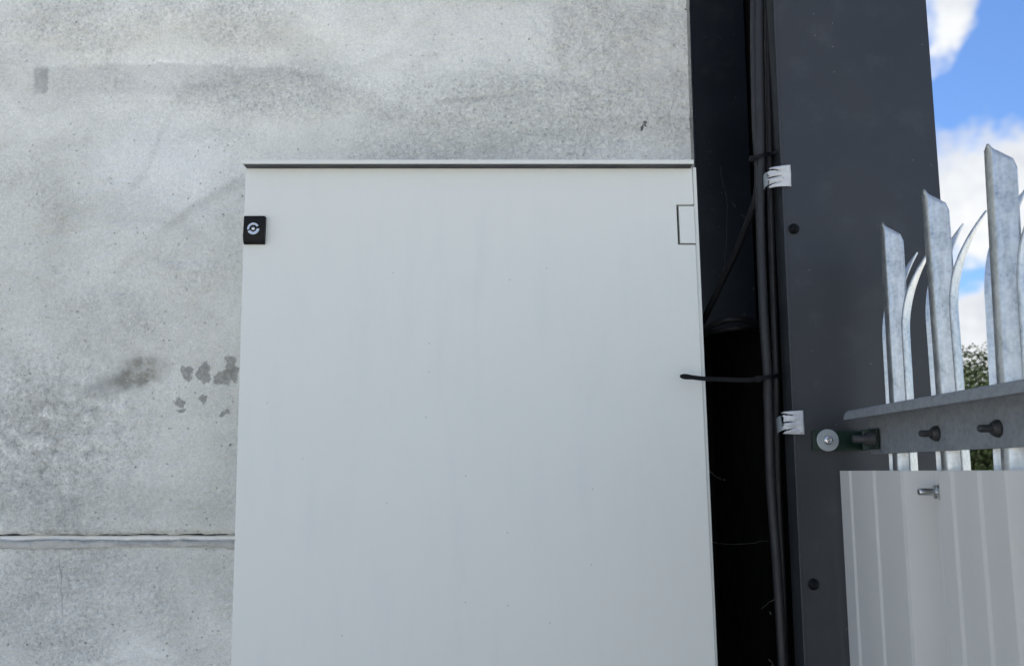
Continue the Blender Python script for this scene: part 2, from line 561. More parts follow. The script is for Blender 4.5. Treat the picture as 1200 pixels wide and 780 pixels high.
def cabinet_material():
    m, g, b, oc = new_mat('pale_grey_powder_coat')
    big = g.noise(oc, 3.0, 4.0, 0.5)
    peel = g.noise(oc, 500.0, 2.0, 0.5)
    c = g.mix(big, (0.668, 0.682, 0.622), (0.702, 0.716, 0.655))
    film = g.noise(g.vm('MULTIPLY', oc, (14.0, 14.0, 2.2)), 2.0, 5.0, 0.6)
    c = g.mix(g.m('MULTIPLY', g.step(film, 0.48, 0.75), 0.10), c, (0.52, 0.55, 0.55))
    xx, _, zz = g.sep(oc)
    o2 = g.comb(xx, zz, 0.0)
    sp = g.voro(o2, 16.0, flat=True)
    spc = g.sep(g.voro(o2, 16.0, 'Color', flat=True))
    fleck = g.m('MULTIPLY', g.step(sp, 0.012, 0.026, 1.0, 0.0), g.step(spc[0], 0.86, 0.87))
    c = g.mix(g.m('MULTIPLY', fleck, 0.50), c, (0.26, 0.26, 0.25))
    smear = g.noise(g.vm('MULTIPLY', oc, (1.0, 1.0, 0.35)), 9.0, 6.0, 0.68, 0.8)
    c = g.mix(g.m('MULTIPLY', g.step(smear, 0.54, 0.74), 0.10), c, (0.50, 0.515, 0.50))
    g.link(c, b.inputs['Base Color'])
    b.inputs['Roughness'].default_value = 0.42
    b.inputs['Specular IOR Level'].default_value = 0.4
    bump(g, b, g.sum(g.m('MULTIPLY', peel, 0.5), g.m('MULTIPLY', g.noise(oc, 5.0, 2.0), 2.0)), 0.10, 0.0008)
    return m


M_CONC = concrete_material()
M_SEAL = plain('white_sealant', (0.82, 0.81, 0.76), 0.6, var=0.12, scale=60, bump_s=0.5, bump_d=0.002)
M_MORTAR = plain('crumbly_mortar', (0.56, 0.55, 0.49), 0.9, var=0.28, scale=90, bump_s=0.9, bump_d=0.003)
M_CAB = cabinet_material()
M_DARKPARTS = plain('dark_parts_and_gap_shade', (0.05, 0.052, 0.055), 0.7)  # dark parts, and shade put into colour in gaps and under the hood
M_BLACKP = plain('black_plastic', (0.005, 0.0054, 0.006), 0.55, var=0.2, spec=0.18)
M_CHROME = plain('lock_metal', (0.62, 0.62, 0.60), 0.28, metal=0.9, var=0.15, scale=200)
M_DARK = dark_cladding('anthracite_coated_steel', (0.0225, 0.0255, 0.0285), 0.42)
M_NAVY = dark_cladding('navy_black_steel', (0.0085, 0.0135, 0.021), 0.38)
M_VOID = plain('black_void_shade', (0.004, 0.004, 0.005), 0.8, spec=0.1)  # black colour standing in for the darkness of the void
M_CABLE = plain('cable_sheath', (0.013, 0.0135, 0.0145), 0.55, var=0.3, scale=90, bump_s=0.5, bump_d=0.001)
M_GALV = galvanised('galvanised_pale', (0.36, 0.374, 0.366), (0.63, 0.645, 0.63), 0.32, 0.88)
M_RAIL = galvanised('galvanised_rail', (0.17, 0.18, 0.185), (0.25, 0.265, 0.27), 0.62, 0.25, 1.0)
M_SHEET = plain('light_grey_sheet', (0.55, 0.535, 0.485), 0.5, var=0.03, scale=12, bump_s=0.05)
M_GREEN = plain('dark_green_bracket_paint', (0.004, 0.020, 0.011), 0.45, var=0.5, scale=120)
M_STEEL = plain('bright_steel', (0.60, 0.60, 0.59), 0.20, metal=1.0, var=0.2, scale=150)
M_WASH = plain('zinc_washer', (0.36, 0.40, 0.40), 0.5, metal=0.5, var=0.15, scale=150)
M_BOLT = plain('weathered_bolt', (0.05, 0.051, 0.05), 0.6, metal=0.5, var=0.4, scale=200)
M_WEB = plain('cobweb_silk', (0.20, 0.20, 0.19), 0.9)


def clip_material():
    m, g, b, oc = new_mat('white_clip_with_rust')
    nz = g.noise(oc, 220.0, 4.0, 0.6)
    c = g.mix(nz, (0.46, 0.475, 0.47), (0.66, 0.67, 0.66))
    ru = g.step(g.noise(oc, 90.0, 5.0, 0.7), 0.60, 0.70)
    c = g.mix(g.m('MULTIPLY', ru, 0.8), c, (0.20, 0.11, 0.045))
    g.link(c, b.inputs['Base Color'])
    b.inputs['Roughness'].default_value = 0.5
    bump(g, b, nz, 0.3, 0.0008)
    return m


M_CLIP = clip_material()


def ground_material():
    m, g, b, oc = new_mat('yard_concrete')
    a = g.noise(oc, 0.6, 5.0, 0.6)
    f = g.noise(oc, 80.0, 4.0, 0.7)
    c = g.mix(a, (0.38, 0.37, 0.35), (0.47, 0.46, 0.435))
    c = g.mix(g.m('MULTIPLY', g.step(f, 0.5, 0.7), 0.5), c, (0.45, 0.44, 0.42))
    g.link(c, b.inputs['Base Color'])
    b.inputs['Roughness'].default_value = 0.9
    bump(g, b, f, 0.6, 0.006)
    return m


# ------------------------------------------------------------------ ground
bm = bmesh.new()
for x0, x1 in ((-1500, 1500),):
    vv = [bm.verts.new(p) for p in ((x0, -1500, 0), (x1, -1500, 0), (x1, 1500, 0), (x0, 1500, 0))]
    bm.faces.new(vv)
tag(add('ground', bm, ground_material()), kind='structure')

# ------------------------------------------------------------------ concrete wall: two precast panels and the joint between them
WALL_R = P(811.5, 100, WALL_Y).x      # right-hand arris
WALL_L = -9.0
WALL_TOP = 5.6
ZJ_U = P(140, 626, WALL_Y).z          # lower edge of the upper panel
ZJ_L = P(140, 634.5, WALL_Y).z        # upper edge of the lower panel
wall = empty('concrete_wall', (0, WALL_Y, 0))
tag(wall, 'pale grey precast concrete wall with trowel marks and dark damp patches', 'wall')


def vnoise(n, cell, rng):
    k = int(n / cell) + 3
    a = rng.uniform(-1, 1, k)
    t = np.arange(n) / cell
    i = t.astype(int)
    f = t - i
    f = f * f * (3 - 2 * f)
    return a[i] * (1 - f) + a[i + 1] * f


def concrete_panel(name, zj, zfar, sgn, seed, ch=1.0):
    """front face with a chipped edge at zj (sgn +1: the panel rises from zj) and a chamfered right arris"""
    rng = np.random.default_rng(seed)
    xs = [WALL_L, -5, -3, -2] + list(np.arange(-1.2, WALL_R - 0.008, 0.0035)) + [WALL_R - 0.007, WALL_R]
    n = len(xs)
    e1 = 0.0022 * vnoise(n, 30, rng) + 0.0016 * vnoise(n, 8, rng) + 0.0011 * vnoise(n, 2.5, rng)
    e2 = 0.0022 * vnoise(n, 12, rng) + 0.0014 * vnoise(n, 4, rng)
    e3 = 0.0015 * vnoise(n, 6, rng)
    chip = np.maximum(0, vnoise(n, 9, rng) - 0.62) * 0.014
    X = np.array(xs)
    rows = []

    def row(fz, fy):
        fz, fy = np.broadcast_to(fz, (n,)), np.broadcast_to(fy, (n,)).copy()
        fy[-1] += 0.0065
        rows.append(np.stack([X, WALL_Y + fy, fz], 1))
    row(zj + sgn * (0.002 + e1), 0.14)
    row(zj + sgn * e1, 0.012)
    row(zj + sgn * (0.001 + e1 + chip * .4), 0.0055 * ch + e3 + chip)
    row(zj + sgn * (0.0055 * ch + e2 + chip * 1.2), 0.0012 + chip * .25)
    row(zj + sgn * (0.0045 + 0.0055 * ch + e2 * .6 + chip * 1.5), 0.0)
    # the cast face itself: shallow ripples and crusts, finely meshed where it can be seen
    zv = zj + sgn * 0.021
    m_rows = int(abs(min(zfar, 2.50) - zv if sgn > 0 else 0.24) / 0.0035)

    def v2noise(cx, cz):
        gx, gz = int(n / cx) + 3, int(m_rows / cz) + 3
        A = rng.uniform(-1, 1, (gz, gx))
        tx, tz = np.arange(n) / cx, np.arange(m_rows) / cz
        ix, iz = tx.astype(int), tz.astype(int)
        fx, fz_ = tx - ix, tz - iz
        fx, fz_ = fx * fx * (3 - 2 * fx), (fz_ * fz_ * (3 - 2 * fz_))[:, None]
        a0 = A[iz][:, ix] * (1 - fx) + A[iz][:, ix + 1] * fx
        a1 = A[iz + 1][:, ix] * (1 - fx) + A[iz + 1][:, ix + 1] * fx
        return a0 * (1 - fz_) + a1 * fz_
    area = np.clip(0.55 + 0.9 * v2noise(60, 45) + 0.5 * v2noise(25, 22), 0.18, 1.35)
    rel = (0.55 * v2noise(9.0, 5.0) + 0.50 * v2noise(4.2, 2.8) + 0.34 * v2noise(2.0, 1.5)) * 0.0019 * area + 0.0012 * v2noise(28, 20)
    crusty = np.maximum(0, v2noise(7, 6) * .6 + v2noise(3, 3) * .5 - 0.30) * 0.0030 * np.clip(v2noise(70, 50) * 1.6, 0, 1)
    rel = rel - crusty
    rel[:, :4] = 0
    for j in range(m_rows):
        f = min(1.0, j / 6.0)
        row(zv + sgn * 0.0035 * j, rel[j] * f)
    row(zv + sgn * (0.0035 * m_rows + 0.01), 0.0)
    row(zfar, 0.0)
    V = np.concatenate(rows)
    nr = len(rows)
    idx = np.arange(nr * n).reshape(nr, n)
    Fq = np.stack([idx[:-1, :-1], idx[:-1, 1:], idx[1:, 1:], idx[1:, :-1]], -1).reshape(-1, 4)
    if sgn < 0:
        Fq = Fq[:, ::-1]
    # right end face
    last = idx[1:, -1]
    bk = np.stack([np.full(nr - 1, WALL_R), np.full(nr - 1, WALL_Y + 0.14), V[last][:, 2]], 1)
    bi = nr * n + np.arange(nr - 1)
    Fe = np.stack([last[:-1], bi[:-1], bi[1:], last[1:]], -1)
    if sgn < 0:
        Fe = Fe[:, ::-1]
    me = bpy.data.meshes.new(name)
    me.from_pydata(np.concatenate([V, bk]).tolist(), [], np.concatenate([Fq, Fe]).tolist())
    return add(name, me, M_CONC, wall)


concrete_panel('concrete_panel', ZJ_U, WALL_TOP, 1, 3)
concrete_panel('concrete_panel', ZJ_L, 0.0, -1, 5, 1.7)
# sealant bead lying back in the joint
bm = bmesh.new()
rng = np.random.default_rng(11)
n = 420
wob = 0.0018 * vnoise(n, 14, rng) + 0.0012 * vnoise(n, 3, rng) + 0.0006 * vnoise(n, 1.3, rng)
zc = (ZJ_U + ZJ_L) / 2 - 0.0012
path = [Vector((-2.0 + (WALL_R - 0.004 + 2.0) * i / (n - 1), WALL_Y + 0.0165 + float(wob[i]) * 1.5, zc + float(wob[i]) * 0.5)) for i in range(n)]
tube(bm, path, 0.0058, 10)
add('joint_sealant', bm, M_SEAL, wall, smooth=True)

bm = bmesh.new()      # added dark strip that stops light leaking through the joint
box(bm, WALL_L, WALL_R - 0.010, WALL_Y + 0.030, WALL_Y + 0.050, ZJ_L - 0.03, ZJ_U + 0.03)
add('joint_light_block', bm, M_DARKPARTS, wall)
bm = bmesh.new()
n = 520
xa, xb = -1.2, WALL_R - 0.006
j1 = 0.0011 * vnoise(n, 10, rng) + 0.0008 * vnoise(n, 3, rng)
j1 *= 1.5
j2 = 0.0032 * vnoise(n, 16, rng) + 0.0011 * vnoise(n, 4, rng) + 0.0006 * vnoise(n, 1.6, rng)
j3 = 0.0020 * vnoise(n, 7, rng) + 0.0014 * vnoise(n, 2.2, rng)
zt, zb = P(140, 634.3, WALL_Y).z, P(140, 641.0, WALL_Y).z
rows = []
for i in range(n):
    x = xa + (xb - xa) * i / (n - 1)
    sec = [(WALL_Y + 0.010, zt + 0.001), (WALL_Y + 0.0005 + j1[i], zt + j3[i]), (WALL_Y - 0.0030 + j1[i], zt - 0.0028 + j3[i]), (WALL_Y - 0.0036 + j3[i], (zt + zb) / 2 + j2[i]),
           (WALL_Y - 0.0030 + j1[i], zb + 0.002 + j2[i]), (WALL_Y - 0.0004, zb + j2[i]), (WALL_Y + 0.004, zb + 0.001 + j2[i])]
    rows.append([bm.verts.new((x, y, z)) for y, z in sec])
for a, c in zip(rows, rows[1:]):
    for k in range(6):
        bm.faces.new((a[k], a[k + 1], c[k + 1], c[k]))
add('mortar_lip', bm, M_MORTAR, wall)

# ------------------------------------------------------------------ dark recess beside the wall
Y_BACK = 1.80
Z_BACK = P(850, 386, Y_BACK).z
PIL_Y = 1.40
PIL_L = 0.4335
PIL_R = 0.686
recess = empty('recess_lining', (0.45, Y_BACK, 0))
tag(recess, 'navy black steel lining at the back of the dark gap beside the cabinet', 'cladding')
bm = bmesh.new()
box(bm, WALL_R - 0.05, PIL_L + 0.06, Y_BACK, Y_BACK + 0.003, Z_BACK, WALL_TOP)
add('back_panel', bm, M_NAVY, recess, bevel=0.001)
bm = bmesh.new()
box(bm, WALL_R + 0.004, WALL_R + 0.010, WALL_Y + 0.030, WALL_Y + 0.14, Z_BACK, WALL_TOP)
add('edge_trim', bm, M_NAVY, recess, bevel=0.002)
bm = bmesh.new()      # added black box: the void's darkness as colour, its cap blocks skylight
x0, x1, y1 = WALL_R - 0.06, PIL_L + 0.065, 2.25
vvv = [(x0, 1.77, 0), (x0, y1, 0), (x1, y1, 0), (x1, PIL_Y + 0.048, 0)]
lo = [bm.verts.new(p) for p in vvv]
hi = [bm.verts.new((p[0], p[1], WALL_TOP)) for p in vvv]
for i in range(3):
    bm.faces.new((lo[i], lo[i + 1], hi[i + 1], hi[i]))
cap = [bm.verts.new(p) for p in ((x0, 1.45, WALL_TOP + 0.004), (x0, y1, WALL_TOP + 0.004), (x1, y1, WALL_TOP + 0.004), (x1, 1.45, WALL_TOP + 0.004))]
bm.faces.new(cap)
add('void_light_block', bm, M_VOID, recess)

# ------------------------------------------------------------------ dark corner column of the building
colm = empty('cladding_column', ((PIL_L + PIL_R) / 2, PIL_Y, 0))
tag(colm, 'dark grey coated steel corner column between the cabinet and the palisade fence', 'column')
bm = bmesh.new()     # folded flashing: return, front, side running back along the building
prof = [(PIL_L + 0.006, PIL_Y + 0.046), (PIL_L, PIL_Y + 0.044), (PIL_L, PIL_Y), (PIL_R, PIL_Y), (PIL_R, PIL_Y + 9.0)]
lo = [bm.verts.new((x, y, 0.0)) for x, y in prof]
hi = [bm.verts.new((x, y, WALL_TOP)) for x, y in prof]
for i in range(len(prof) - 1):
    bm.faces.new((lo[i], lo[i + 1], hi[i + 1], hi[i]))
add('folded_sheet', bm, M_DARK, colm, solid=0.0016, bevel=0.003, seg=3)
bm = bmesh.new()     # thin raised hem along the left fold
box(bm, PIL_L - 0.0012, PIL_L + 0.0030, PIL_Y - 0.0030, PIL_Y + 0.0030, 0.0, WALL_TOP)
add('edge_hem', bm, M_DARK, colm, bevel=0.001)
for px, py in ((930, 268.5), (953, 684)):
    p = P(px, py, PIL_Y)
    bm = bmesh.new()
    Mx = axis_matrix((p.x, PIL_Y - 0.001, p.z), (0, -1, 0))
    lathe(bm, [(0.0085, 0), (0.0085, 0.0016), (0.0062, 0.002), (0.0058, 0.0035), (0.0044, 0.0058), (0.0022, 0.0068), (0.0022, 0.005), (0, 0.005)], Mx, 20)
    add('screw', bm, M_BLACKP, colm, smooth=True)

# ------------------------------------------------------------------ meter cabinet
CAB_Y = 1.40
ZT = P(500, 196.8, CAB_Y).z
CL = P(287.3, 197, CAB_Y).x
CR = P(811.3, 197, CAB_Y).x
CAB_BOT = 0.10
SH = 0.0165                              # the cabinet stands a little racked


def rack(p):
    return Vector((p.x + SH * (ZT - p.z), p.y, p.z))


cab = empty('meter_cabinet', ((CL + CR) / 2, CAB_Y + 0.1, 0))
tag(cab, 'tall pale grey metal utility cabinet with a small black lock', 'cabinet')
# door with a cut-out for the hinge cover at its right edge
hz1, hz0 = P(800, 240.5, CAB_Y).z, P(800, 285.5, CAB_Y).z
hx = P(795.5, 262, CAB_Y).x - SH * (ZT - (hz0 + hz1) / 2)
GAP = 0.0011
bm = bmesh.new()
prism(bm, [(CL, CAB_BOT), (CR, CAB_BOT), (CR, hz0 - GAP), (hx - 2 * GAP, hz0 - GAP), (hx - 2 * GAP, hz1 + GAP), (CR, hz1 + GAP), (CR, ZT), (CL, ZT)], CAB_Y, CAB_Y + 0.022, rack)
add('door', bm, M_CAB, cab, bevel=0.0022, seg=3)
bm = bmesh.new()
box(bm, hx + GAP, CR - 0.0002, CAB_Y + 0.0004, CAB_Y + 0.02, hz0 + GAP, hz1 - GAP, rack)
add('hinge_cover', bm, M_CAB, cab, bevel=0.0006)
bm = bmesh.new()
box(bm, hx - 0.01, CR - 0.002, CAB_Y + 0.0225, CAB_Y + 0.0245, hz0 - 0.01, hz1 + 0.01, rack)  # dark plate behind the hinge seam, the gap's shade put into colour
add('hinge_gap_shade', bm, M_DARKPARTS, cab)
bm = bmesh.new()
box(bm, CL - 0.004, CR + 0.005, CAB_Y + 0.026, WALL_Y - 0.002, 0.09, ZT + 0.004, rack)
add('cabinet_body', bm, M_CAB, cab, bevel=0.003)
bm = bmesh.new()
box(bm, CR + 0.0012, CR + 0.0072, CAB_Y + 0.005, CAB_Y + 0.0255, 0.09, ZT + 0.003, lambda p: Vector((p.x + (SH - 0.0052) * (ZT - p.z), p.y, p.z)))
add('side_flange', bm, M_CAB, cab, bevel=0.001)
# rain hood: lip in front, soffit set back over the door
hl, hr = P(283.6, 190, CAB_Y - 0.018).x, P(813.2, 190, CAB_Y - 0.018).x
zl0, zl1 = P(500, 191.8, CAB_Y - 0.018).z, P(500, 187.0, CAB_Y - 0.018).z
bm = bmesh.new()
prof = [(CAB_Y - 0.018, zl0), (CAB_Y - 0.018, zl1), (WALL_Y - 0.004, zl1 + 0.012), (WALL_Y - 0.004, zl1 - 0.004), (CAB_Y + 0.024, zl0 + 0.0012), (CAB_Y - 0.015, zl0)]
a = [bm.verts.new((hl, y, z)) for y, z in prof]
c = [bm.verts.new((hr, y, z)) for y, z in prof]
bm.faces.new(a)
bm.faces.new(c[::-1])
for i in range(len(prof)):
    bm.faces.new((a[i], c[i], c[(i + 1) % len(prof)], a[(i + 1) % len(prof)]))
add('rain_hood', bm, M_CAB, cab, bevel=0.0008)
bm = bmesh.new()
box(bm, hl + 0.0025, hr - 0.0025, CAB_Y - 0.0145, CAB_Y + 0.030, zl0 - 0.0016, zl0 - 0.0002)  # dark strip over the soffit: shade under the hood put into colour
box(bm, CL + 0.006, CR - 0.006, CAB_Y + 0.008, CAB_Y + 0.020, ZT + 0.0004, zl0 - 0.0018)
add('seal_and_hood_shade', bm, M_DARKPARTS, cab)
bm = bmesh.new()
box(bm, CL + 0.01, CR - 0.01, CAB_Y + 0.03, WALL_Y - 0.01, 0.0, 0.09, rack)
add('plinth', bm, M_DARKPARTS, cab, bevel=0.003)
# lock
la, lb = P(286, 253, CAB_Y - 0.008), P(309.5, 285.5, CAB_Y - 0.008)
lx0, lx1, lz1, lz0 = la.x, lb.x, la.z, lb.z
bm = bmesh.new()
sec = [(0.0, lz0), (-0.006, lz0 + 0.001), (-0.0105, lz0 + 0.009), (-0.0095, lz1 - 0.001), (-0.008, lz1), (0.0, lz1)]
a = [bm.verts.new((lx0, CAB_Y + y, z)) for y, z in sec]
c = [bm.verts.new((lx1, CAB_Y + y, z)) for y, z in sec]
bm.faces.new(a)
bm.faces.new(c[::-1])
for i in range(len(sec)):
    bm.faces.new((a[i], c[i], c[(i + 1) % len(sec)], a[(i + 1) % len(sec)]))
lock = add('lock', bm, M_BLACKP, cab, bevel=0.0012)
lc = P(297, 268, CAB_Y - 0.011)
Mx = axis_matrix((lc.x, CAB_Y - 0.0098, lc.z), (0, -1, 0))
bm = bmesh.new()
lathe(bm, [(0.0102, 0), (0.0102, 0.0006), (0.0098, 0.0010), (0.0, 0.0010)], Mx, 28)
k = add('key_disc', bm, M_BLACKP, None, smooth=False)
k.parent = lock
k.matrix_parent_inverse = lock.matrix_world.inverted()


def sector(bm, r0, r1, a0, a1, y0, y1, cx, cz, n=16):
    A, B = [], []
    for i in range(n + 1):
        t = R(a0 + (a1 - a0) * i / n)
        A.append((cx + r1 * math.cos(t), cz + r1 * math.sin(t)))
        B.append((cx + r0 * math.cos(t), cz + r0 * math.sin(t)))
    prism(bm, A + B[::-1], y0, y1)


for nm, args in (('lock_ring', (0.0062, 0.0096, 30, 190)), ('lock_ring', (0.0050, 0.0096, 205, 362))):
    bm = bmesh.new()
    sector(bm, *args, CAB_Y - 0.0125, CAB_Y - 0.0108, lc.x, lc.z)
    k = add(nm, bm, M_CHROME, None, bevel=0.0003)
    k.parent = lock
bm = bmesh.new()
lathe(bm, [(0.0030, 0), (0.0030, 0.0030), (0.0016, 0.0038), (0, 0.0038)], Mx, 16)
k = add('key_pin', bm, M_CHROME, None, smooth=True)
k.parent = lock

# ------------------------------------------------------------------ cables in the gap


def cable(name, pts, r, label, group=None, sub=10):
    bm = bmesh.new()
    path = smooth_path([P(px, py, Y) for px, py, Y in pts], sub)
    tube(bm, path, r, 14)
    o = add(name, bm, M_CABLE, smooth=True)
    return tag(o, label, 'cable', group)


cable('cable', [(886, -260, 1.425), (889.5, -60, 1.425), (890, 60, 1.425), (891.5, 183, 1.424), (891, 260, 1.424), (895, 370, 1.424),
                (899.5, 443, 1.424), (903, 560, 1.426), (911, 670, 1.428), (917.5, 780, 1.430), (930, 1000, 1.44), (940, 1500, 1.45)],
      0.0074, 'thick black cable running down the left edge of the dark column')
cable('cable', [(893, -260, 1.440), (899, -60, 1.440), (899.5, 60, 1.440), (902, 183, 1.440), (904, 280, 1.442), (907, 370, 1.446), (909.5, 443, 1.447),
                (912, 560, 1.47), (918, 680, 1.50), (922, 800, 1.51), (930, 1100, 1.52)],
      0.0051, 'thinner black cable between the thick cable and the dark column')
cable('cable', [(880, -260, 1.432), (883, -60, 1.432), (883.5, 60, 1.432), (885.5, 150, 1.436), (888, 190, 1.448), (886, 230, 1.47),
                (868, 282, 1.54), (846, 330, 1.60), (828, 368, 1.66), (820, 384, 1.72), (812, 400, 1.80)],
      0.0060, 'black cable slanting down behind the cabinet from the tied bundle')
cable('cable', [(800, 398, 1.72), (822, 389, 1.66), (838, 379, 1.62), (858, 374, 1.60), (880, 377, 1.62), (900, 388, 1.68), (908, 420, 1.74)],
      0.0058, 'upper of two black cable loops arching across the dark gap')
cable('cable', [(800, 404, 1.74), (824, 392, 1.69), (845, 387, 1.66), (868, 384, 1.65), (890, 386, 1.68), (905, 400, 1.74), (908, 430, 1.78)],
      0.0050, 'lower of two black cable loops arching across the dark gap')

# cable ties
tie = empty('cable_tie', P(890, 443, 1.42))
tag(tie, 'black cable tie with a long tail reaching over the cabinet edge', 'cable tie')
bm = bmesh.new()
loop = [(888, 444, 1.413), (895, 442.5, 1.411), (905, 441, 1.418), (913, 440, 1.435), (916, 440, 1.452), (905, 441, 1.462), (893, 443, 1.445), (888, 444, 1.413)]
strap(bm, smooth_path([P(*q) for q in loop], 8), 0.0062, 0.0016, Vector((0, 0, 1)))
add('loop', bm, M_BLACKP, tie, smooth=False)
bm = bmesh.new()
tail = [(889, 444, 1.410), (875, 445, 1.396), (850, 444.5, 1.382), (826, 443.5, 1.374), (812, 442, 1.370), (797, 440.5, 1.366)]
strap(bm, smooth_path([P(*q) for q in tail], 8), lambda t: 0.0066 if t < 0.82 else 0.0066 * (1 + 0.25 * min(1, (t - .82) * 16)) if t < 0.93 else 0.0082 * (1 - (t - .93) / .07 * .55), 0.0016, Vector((0, 0, 1)))
add('tail', bm, M_BLACKP, tie)
bm = bmesh.new()
c = P(888, 444, 1.409)
box(bm, c.x - 0.005, c.x + 0.005, c.y - 0.004, c.y + 0.003, c.z - 0.005, c.z + 0.005)
add('head', bm, M_BLACKP, tie, bevel=0.001)

tie = empty('cable_tie', P(890, 183, 1.42))
tag(tie, 'short black cable tie gathering the cable bundle near the upper white clip', 'cable tie')
bm = bmesh.new()
loop = [(879, 187, 1.428), (885, 184.5, 1.415), (893, 182, 1.411), (902, 180.5, 1.425), (908, 180, 1.442), (900, 181, 1.455), (886, 184, 1.452), (879, 187, 1.428)]
strap(bm, smooth_path([P(*q) for q in loop], 8), 0.0058, 0.0016, Vector((0, 0, 1)))
add('loop', bm, M_BLACKP, tie)
bm = bmesh.new()
c = P(881, 186.5, 1.424)
box(bm, c.x - 0.0045, c.x + 0.004, c.y - 0.006, c.y + 0.003, c.z - 0.0055, c.z + 0.0045)
add('head', bm, M_BLACKP, tie, bevel=0.001)
bm = bmesh.new()
strap(bm, [P(902, 180.5, 1.421), P(907, 179, 1.412), P(911, 177.5, 1.408)], 0.0055, 0.0015, Vector((0, 0, 1)))
add('tail', bm, M_BLACKP, tie)


# white edge clips gripping the fold of the column
def edge_clip(px, py, wpx, hpx, tilt, label):
    e = P(px, py, PIL_Y)
    s = 1.4 / F
    root = empty('edge_clip', (e.x, PIL_Y, e.z))
    tag(root, label, 'clip', 'white clips on the column edge')
    bm = bmesh.new()
    nx, nz = 20, 41
    w, h = wpx * s, hpx * s
    grid = []
    rr = random.Random(int(px))
    jag = [rr.uniform(-0.0028, 0.0035) for _ in range(nz)]
    for j in range(nz):
        r = []
        v = j / (nz - 1)
        for i in range(nx):
            u = i / (nx - 1)
            x = (u - 0.45) * w
            if i == 0:
                x += jag[j]
            ridge = 0.0
            for c0 in (0.13, 0.39, 0.65, 0.89):
                dv = (v - c0 - 0.05 * (u - .5)) / (0.04 + 0.07 * (1 - u))
                ridge += math.exp(-dv * dv) * max(0, min(1, (0.82 - u) * 3)) * (0.55 + 0.45 * (1 - u))
            y = -0.0034 - 0.0030 * ridge - 0.0012 * math.sin(math.pi * u)
            if u > 0.88:
                y += (u - 0.88) * 0.018
            if u < 0.28:
                y += (0.28 - u) ** 2 * 0.05
            y += 0.0011 * math.sin(9 * u + 3 * v + px) * math.cos(7 * v + 2 * u) - 0.0012 * (1 - u) * math.sin(5.3 * v * 4 + px)
            z = (v - 0.5) * h * (1.0 - 0.10 * (1 - u)) + tilt * x
            r.append(bm.verts.new((e.x + x, PIL_Y + y, e.z + z)))
        grid.append(r)
    for a_, b_ in zip(grid, grid[1:]):
        for i in range(nx - 1):
            uu, vv_ = (i + .5) / (nx - 1), (grid.index(a_) + .5) / (nz - 1)
            if uu < 0.58 and any(abs(vv_ - c0 - sl * (uu - .5)) < 0.004 + 0.085 * (0.58 - uu) for c0, sl in ((0.24, 0.22), (0.53, 0.04), (0.80, -0.20))):
                continue
            bm.faces.new((a_[i], a_[i + 1], b_[i + 1], b_[i]))
    o = add('clip_plate', bm, M_CLIP, root, smooth=True, solid=0.0016)
    bm = bmesh.new()
    # spring leg that grips behind the fold
    pts = [Vector((e.x - 0.45 * w, PIL_Y + 0.004, e.z)), Vector((e.x - 0.52 * w, PIL_Y + 0.012, e.z - 0.002)), Vector((e.x - 0.50 * w, PIL_Y + 0.024, e.z - 0.004)), Vector((e.x - 0.36 * w, PIL_Y + 0.034, e.z - 0.004))]
    strap(bm, smooth_path(pts, 5), h * 0.62, 0.0015, Vector((0, 0, 1)))
    add('spring_leg', bm, M_WASH, root)


edge_clip(912, 208, 27, 27, 0.12, 'white metal edge clip beside the short cable tie, the upper of two')
edge_clip(928, 495, 24, 28, 0.02, 'rust marked white metal edge clip beside the green bracket, the lower of two')

# cobwebs
bm = bmesh.new()
rr = random.Random(3)
for pts in ([(845, 195, 1.70), (846, 212, 1.71), (850, 226, 1.73), (852, 240, 1.75)], [(857, 236, 1.72), (860, 240, 1.72), (862, 243, 1.72)],
            [(869, 251, 1.60), (872, 254, 1.6)], [(852, 240, 1.75), (851, 290, 1.76), (847, 318, 1.68)], [(831, 551, 1.50), (838, 557, 1.50), (846, 562, 1.51)],
            [(843, 322, 1.63), (845, 327, 1.63), (848, 330, 1.63)], [(833, 634, 1.6), (850, 637, 1.6), (880, 636, 1.55), (900, 633, 1.5)],
            [(892, 713, 1.5), (900, 706, 1.48), (908, 702, 1.46)], [(901, 772, 1.47), (905, 777, 1.47), (909, 784, 1.47)], [(902, 716, 1.47), (904, 720, 1.47)]):
    q = [P(*p) for p in pts]
    q = [Vector((p.x + rr.uniform(-1, 1) * .001, p.y, p.z + rr.uniform(-1, 1) * .001)) for p in smooth_path(q, 6)]
    tube(bm, q, 0.00028, 5)
for px, py, Y in ((846, 226, 1.72), (861, 241, 1.72), (849, 562, 1.51), (842, 266, 1.75), (872, 369, 1.58), (883, 338, 1.5), (905, 780, 1.47), (903, 718, 1.47)):
    p = P(px, py, Y)
    lathe(bm, [(0.0002, -0.0012), (0.0011, 0), (0.0002, 0.0012)], axis_matrix(p, (rr.uniform(-1, 1), rr.uniform(-1, 1), 1)), 6)
tag(add('cobweb', bm, M_WEB), 'wispy grey cobweb strands in the dark gap beside the cabinet', 'cobweb', kind='stuff')

# ------------------------------------------------------------------ palisade fence, running from the column towards the viewer
RAIL_X = 0.535           # inner face of the rail web
PALE_X = RAIL_X + 0.006  # crown of the pales touches the web's outer face
Y_END = 1.362
Y_NEAR = 0.30
fence = empty('palisade_fence', (RAIL_X, 1.0, 0))
tag(fence, 'galvanised palisade fence with splayed pointed pales beside the dark column', 'fence')
ZR1 = P(1200, 443, 0.876).z
ZR0 = P(1200, 523.5, 0.955).z
TOE_X = P(988, 488, Y_END).x
LIP = 0.0135


